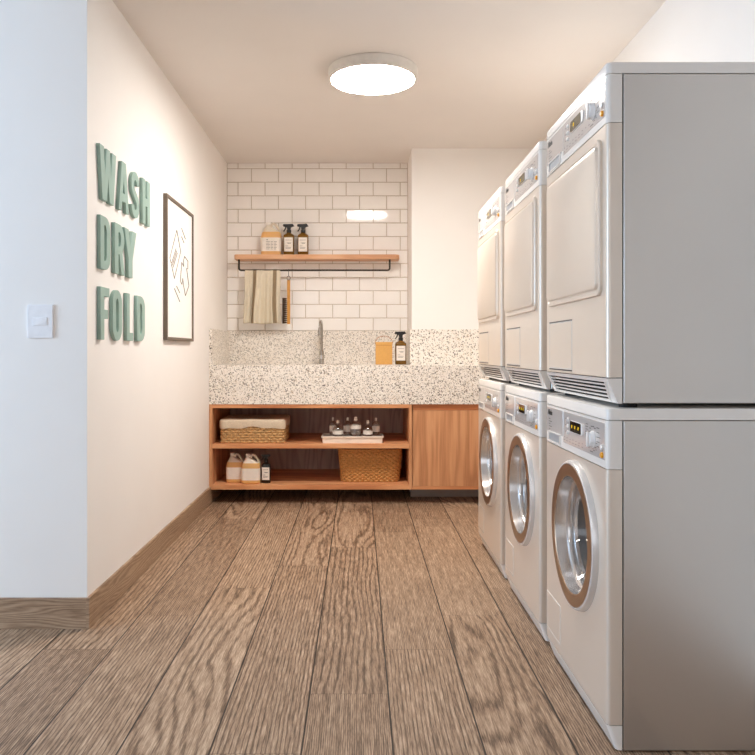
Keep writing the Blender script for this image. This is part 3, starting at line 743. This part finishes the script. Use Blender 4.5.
def control_fascia(root, dryer):
    b = BM(); shell(b, .7005, .8208); cp = obj('control_panel', b, M['white'], root)
    b = BM(); box(b, -.0012, .002, -.288, .0915, .7205, .8135, .0008, 1); obj('printed_panel', b, M['panel'], cp)
    b = BM(); box(b, -.0012, .002, .0955, .289, .7365, .8135, .0008, 1)
    dr = obj('detergent_drawer', b, M['panel'], cp)
    b = BM(); frame_ring_yz(b, .124, .257, .7055, .7385, .004, -.004, .001); obj('drawer_grip', b, M['white'], dr)
    b = BM(); box(b, -.001, .001, .128, .253, .7095, .7345); obj('grip_recess', b, M['recess'], dr)
    # logo and small print
    me = text_mesh('Miele', .024); me.transform(Matrix(((0, 0, -1, -.0016), (-1, 0, 0, .271), (0, 1, 0, .790), (0, 0, 0, 1))))
    me.materials.clear(); me.materials.append(M['ink']); lo = bpy.data.objects.new('logo', me); COL.objects.link(lo); lo.parent = dr
    b = BM()
    for i in range(6):
        z = .776-.008*i; box(b, -.0016, -.001, .262-.018*(1+i % 2), .262, z, z+.0022)
    obj('printed_text', b, M['print'], dr)
    # display
    b = BM(); P = rrect(.120, .032, .008, 4, -.054, .7777); prism(b, P, -.0045, -.001, 'yz'); dis = obj('display', b, M['knobw'], cp)
    b = BM(); P = rrect(.102, .030, .005, 4, -.046, .7777); prism(b, P, -.0055, -.0045, 'yz'); scn = obj('screen', b, M['screen2' if dryer else 'screen'], dis)
    b = BM()
    def digit(yc, hgt=.007, wid=.0075):
        z = .7777; t_ = .0014
        for dz in (-hgt/2, 0, hgt/2): box(b, -.0062, -.0055, yc-wid/2, yc+wid/2, z+dz-t_/2, z+dz+t_/2)
        box(b, -.0062, -.0055, yc-wid/2, yc-wid/2+t_, z, z+hgt/2); box(b, -.0062, -.0055, yc+wid/2-t_, yc+wid/2, z-hgt/2, z)
    if dryer: digit(-.030)
    else:
        for yc in (-.014, -.044, -.076): digit(yc)
    obj('digits', b, M['digit'], scn)
    # knob
    b = BM(); lathe(b, [(.0225, -.001), (.0225, -.003), (.0205, -.0045), (.0185, -.011), (.017, -.0125)], cx=-.193, cy=.7624, segs=36, axis='x')
    kn = obj('program_knob', b, M['knobw'], cp)
    b = BM(); box(b, -.018, -.011, -.193-.0065, -.193+.0065, .7424, .7824, .003); obj('knob_grip', b, M['knobw'], kn)
    # round buttons
    for zc in (.793, .774, .755):
        b = BM(); lathe(b, [(.0055, -.001), (.0055, -.004), (.004, -.005)], cx=.040, cy=zc, segs=14, axis='x'); obj('button', b, M['knobw'], cp)
    for zc, mm in ((.7515, 'knobw'), (.7316, 'orange')):
        b = BM(); lathe(b, [(.0075, -.001), (.0075, -.005), (.005, -.007)], cx=-.272, cy=zc, segs=18, axis='x')
        o_ = obj('button', b, M[mm], cp)
        if mm == 'orange': o_['label'] = 'orange start button'
    b = BM(); rnd = random.Random(3)
    for a in range(-5, 6):                                   # programme marks round the knob
        t_ = PI/2+a*.42
        if abs(a) == 0: continue
        yy, zz = -.193-.038*math.sin(t_)*(-1 if a < 0 else 1)*.9, .7624+.034*math.cos(t_*.9)
        box(b, -.0016, -.001, yy-.006, yy+.006, zz-.0011, zz+.0011)
    for z in (.797, .790, .783, .776, .769): box(b, -.0016, -.001, -.152, -.134+rnd.random()*.008, z, z+.0018)
    for i in range(5): box(b, -.0016, -.001, -.245-rnd.random()*.012, -.225, .795-.012*i, .797-.012*i)
    for y_ in range(11):
        box(b, -.0016, -.001, .075-.030*y_, .093-.030*y_-.006-rnd.random()*.006, .738-.001*(y_ % 3), .7398-.001*(y_ % 3))
        if y_ < 7: box(b, -.0016, -.001, .075-.030*y_, .087-.030*y_, .7285, .7300)
    for z in (.793, .774, .755): box(b, -.0016, -.001, .054, .070, z, z+.002)
    obj('printed_text', b, M['print'], cp)
def frame_ring_yz(bm, y0, y1, z0, z1, th, x0, x1):
    box(bm, x0, x1, y0, y0+th, z0, z1); box(bm, x0, x1, y1-th, y1, z0, z1)
    box(bm, x0, x1, y0+th, y1-th, z0, z0+th); box(bm, x0, x1, y0+th, y1-th, z1-th, z1)
def lid(bm, z0, z1):
    r = .014; P = [(0, -HW+r)]
    P = arc(r, -HW+r, r, PI, 1.5*PI, 5)+[(.598, -HW), (.598, HW)]+arc(r, HW-r, r, PI/2, PI, 5)
    loft(bm, [[(x, y, z0) for x, y in P], [(x, y, z1-.005) for x, y in P], [(x+.0015*(1 if x < .3 else 0), y*.996, z1-.0015) for x, y in P], [(x+.005*(1 if x < .3 else 0), y*.986, z1) for x, y in P]])

def make_washer():
    root = thing('washing_machine', 'x', 'washing machine', (.615, 2.162, 0), 'washing machines in the lower row')
    b = BM(); hollow(b, .041, .598, HW+.0005, .003, .8208); obj('casing', b, M['side'], root)
    b = BM(); frame_ring(b, .030, .0405, HW-.006, .008, .815, .02); obj('seam', b, M['gasket'], root)
    b = BM(); shell(b, .0665, .6990, (-.033, .4745, .166)); obj('front_panel', b, M['front'], root)
    b = BM(); shell(b, .004, .0645, slope=0); 
    for v in b.verts:                                         # kick plate leans inwards towards the floor
        if v.co.z < .03 and v.co.x < .03: v.co.x += .022
    obj('kick_plate', b, M['white'], root)
    b = BM(); lid(b, .8225, .8515); obj('lid', b, M['white'], root)
    for fy_ in (-.25, .25):
        for fx_ in (.07, .54):
            b = BM(); lathe(b, [(.02, 0), (.02, .003)], cx=fx_, cy=fy_, segs=16); obj('foot', b, M['gasket'], root)
    control_fascia(root, False)
    yc, zc = -.033, .4745
    b = BM(); lathe(b, [(.2090, .000), (.2080, -.007), (.2045, -.0145), (.2010, -.0165), (.1985, -.0165), (.1985, -.002)], cx=yc, cy=zc, segs=96, axis='x', cap0=False, cap1=False)
    dr = obj('door', b, M['rim'], root)
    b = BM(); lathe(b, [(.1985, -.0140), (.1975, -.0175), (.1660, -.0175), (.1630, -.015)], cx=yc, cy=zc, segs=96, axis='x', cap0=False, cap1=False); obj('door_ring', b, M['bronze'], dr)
    b = BM(); lathe(b, [(.1630, -.015), (.1600, .000), (.1570, .016), (.1465, .018), (.1450, .020), (.1445, .034), (.138, .036), (.136, .045)], cx=yc, cy=zc, segs=96, axis='x', cap0=False, cap1=False); obj('inner_bezel', b, M['silver'], dr)
    b = BM(); lathe(b, [(.1440, .022), (.1400, .030), (.130, .050), (.120, .085), (.108, .105), (.080, .118), (.04, .123), (.001, .124)], cx=yc, cy=zc, segs=72, axis='x', cap0=False, cap1=False); obj('door_glass', b, M['doorglass'], dr)
    b = BM(); lathe(b, [(.1355, .045), (.158, .050), (.160, .075), (.146, .082), (.150, .095)], cx=yc, cy=zc, segs=72, axis='x', cap0=False, cap1=False); obj('door_seal', b, M['grey_rubber'], root)
    b = BM(); lathe(b, [(.150, .095), (.225, .105), (.230, .12), (.230, .40), (.21, .42), (.001, .43)], cx=yc, cy=zc, segs=72, axis='x', cap0=False, cap1=False)
    for k in range(3):                                        # paddles inside the drum
        a = PI/2+2*PI*k/3+.5
        P = [(.226, -.12), (.226, .12), (.19, 0)]
        loft(b, [[(x, yc+r_*math.cos(a+w_*.9), zc+r_*math.sin(a+w_*.9)) for r_, w_ in P] for x in (.13, .40)])
    obj('drum', b, M['steel'], root)
    # service flap
    b = BM(); frame_ring_yz(b, .128, .2895, .096, .214, .0022, -.0014, .001); fl = obj('service_flap', b, M['white'], root)
    b = BM(); box(b, -.0008, .001, .1305, .287, .0985, .2115); obj('flap_plate', b, M['front'], fl)
    return root
def make_dryer():
    root = thing('tumble_dryer', 'x', 'tumble dryer', (.615, 2.162, .8605), 'tumble dryers in the upper row')
    b = BM(); hollow(b, .041, .598, HW+.0005, .004, .8208); obj('casing', b, M['side'], root)
    b = BM(); frame_ring(b, .030, .0405, HW-.006, .008, .815, .02); obj('seam', b, M['gasket'], root)
    b = BM(); shell(b, .0675, .6990); obj('front_panel', b, M['front'], root)
    b = BM(); lid(b, .8225, .8515); obj('lid', b, M['white'], root)
    for fy_ in (-.25, .25):
        for fx_ in (.07, .54):
            b = BM(); lathe(b, [(.022, -.0088), (.022, .004)], cx=fx_, cy=fy_, segs=16); obj('foot', b, M['gasket'], root)
    control_fascia(root, True)
    # door: flat slab with a stepped edge
    y0, y1, z0, z1 = -.268, .262, .274, .673
    cy, cz, w_, h_ = (y0+y1)/2, (z0+z1)/2, y1-y0, z1-z0
    b = BM()
    steps = [(.0005, 0, 0), (-.006, 0, 0), (-.0085, .002, 0), (-.0085, .010, 0), (-.006, .0125, 0), (-.006, .016, 0), (-.0125, .019, 0), (-.0145, .023, 0)]
    loft(b, [[(x, y, z) for y, z in rrect(w_-2*i, h_-2*i, .026-i*.6, 6, cy, cz)] for x, i, _ in steps], False, True)
    obj('door', b, M['front'], root)
    # filter flap with a finger slot above and below
    b = BM(); frame_ring_yz(b, .003, .254, .080, .2215, .0022, -.0014, .001); fl = obj('filter_flap', b, M['white'], root)
    b = BM(); box(b, -.0008, .001, .0055, .2515, .0825, .219); obj('flap_plate', b, M['front'], fl)
    for z in (.0765, .2235):
        b = BM(); box(b, -.0018, .0006, .003, .254, z-.0018, z+.0018); obj('finger_slot', b, M['print'], fl)
    # ventilation kick: leaning grille with open slots
    z0, z1 = .003, .0655; lean = .027
    X_ = lambda z: lean*(z1-z)/(z1-z0)
    b = BM()
    def slat(za, zb, ya, yb, th=.006, off=0.):
        loft(b, [[(X_(za)+off, ya, za), (X_(za)+off, yb, za), (X_(za)+th+off, yb, za), (X_(za)+th+off, ya, za)], [(X_(zb)+off, ya, zb), (X_(zb)+off, yb, zb), (X_(zb)+th+off, yb, zb), (X_(zb)+th+off, ya, zb)]])
    slat(.055, z1, -.300, .300); slat(z0, .0105, -.300, .300)
    # slanted cheeks left and right (trapezium outline)
    for s in (-1, 1):
        tri = [(s*.280, .055), (s*.302, .055), (s*.302, .0105), (s*.258, .0105)]
        loft(b, [[(X_(z)+o_, y, z) for y, z in tri] for o_ in (0, .006)])
        loft(b, [[(X_(z)-.003, y, z) for y, z in [(s*.274, .056), (s*.282, .056), (s*.261, .0095), (s*.253, .0095)]], [(X_(z)+.002, y, z) for y, z in [(s*.274, .056), (s*.282, .056), (s*.261, .0095), (s*.253, .0095)]]])
    gr = obj('vent_grille', b, M['white'], root)
    for s in (-1, 1):                                          # side cheeks of the kick
        b = BM(); prism(b, [(X_(z0)+.001, z0), (.0375, z0), (.0375, z1), (.001, z1)], s*.3, s*HW, 'xz'); obj('side_cheek', b, M['white'], gr)
    for i in range(4):
        za = .0155+i*.0102; yy = .260+.0045*i
        b = BM(); slat(za+.0, za+.0045, -yy, yy, .007, .001); obj('louvre', b, M['white'], gr)
    b = BM(); box(b, .034, .0375, -.299, .299, z0, z1); obj('vent_back', b, M['gasket'], root)
    return root
W1 = make_washer(); D1 = make_dryer()
YS_ = (2.162, 2.860, 3.566)
wl = ['nearest washing machine, with round bronze-ringed door, below the nearest tumble dryer',
      'middle washing machine of the lower row, with round bronze-ringed door',
      'farthest washing machine of the lower row, next to the wooden cupboard']
dl = ['nearest tumble dryer, stacked on top of the nearest washing machine',
      'middle tumble dryer of the upper row, stacked on the middle washing machine',
      'farthest tumble dryer of the upper row, stacked on the farthest washing machine']
for i, y in enumerate(YS_):
    a = W1 if i == 0 else copy_tree(W1); c = D1 if i == 0 else copy_tree(D1)
    a.location.y = y; c.location.y = y; a['label'] = wl[i]; c['label'] = dl[i]

# ------------------------------------------------------------------ light
def area(name, loc, rot, sx, sy, power, col):
    ld = bpy.data.lights.new(name, 'AREA'); ld.shape = 'RECTANGLE'; ld.size = sx; ld.size_y = sy; ld.energy = power; ld.color = col
    o = bpy.data.objects.new(name, ld); COL.objects.link(o); o.location = loc; o.rotation_euler = rot; return o
area('daylight_side_window', (-3.58, 1.55, 1.28), (0, -PI/2, 0), 1.85, 1.7, 74, (.50, .73, 1.0))
area('daylight_rear_window', (-1.9, -3.18, 1.35), (PI/2, 0, 0), 2.2, 1.7, 14, (.95, .95, 1.0))
w = bpy.data.worlds.new('world'); sc.world = w; w.use_nodes = True
bgn = w.node_tree.nodes['Background']; bgn.inputs[0].default_value = (.85, .91, 1, 1); bgn.inputs[1].default_value = .35

# ------------------------------------------------------------------ camera
cd = bpy.data.cameras.new('camera'); cam = bpy.data.objects.new('camera', cd); COL.objects.link(cam)
cd.sensor_width = 36; cd.lens = 750/755*36; cd.shift_x = (377.5-359)/755; cd.shift_y = (351-377.5)/755
cam.location = (0, 0, .994); cam.rotation_euler = (PI/2, 0, 0); cd.clip_start = .05
sc.camera = cam
sc.view_settings.view_transform = 'Standard'; sc.view_settings.look = 'None'
sc.view_settings.gamma = 1; sc.view_settings.use_curve_mapping = False; sc.view_settings.exposure = 0.12
cy = sc.cycles
cy.use_denoising = True; cy.max_bounces = 12; cy.diffuse_bounces = 10; cy.glossy_bounces = 4; cy.transparent_max_bounces = 12; cy.sample_clamp_indirect = 6
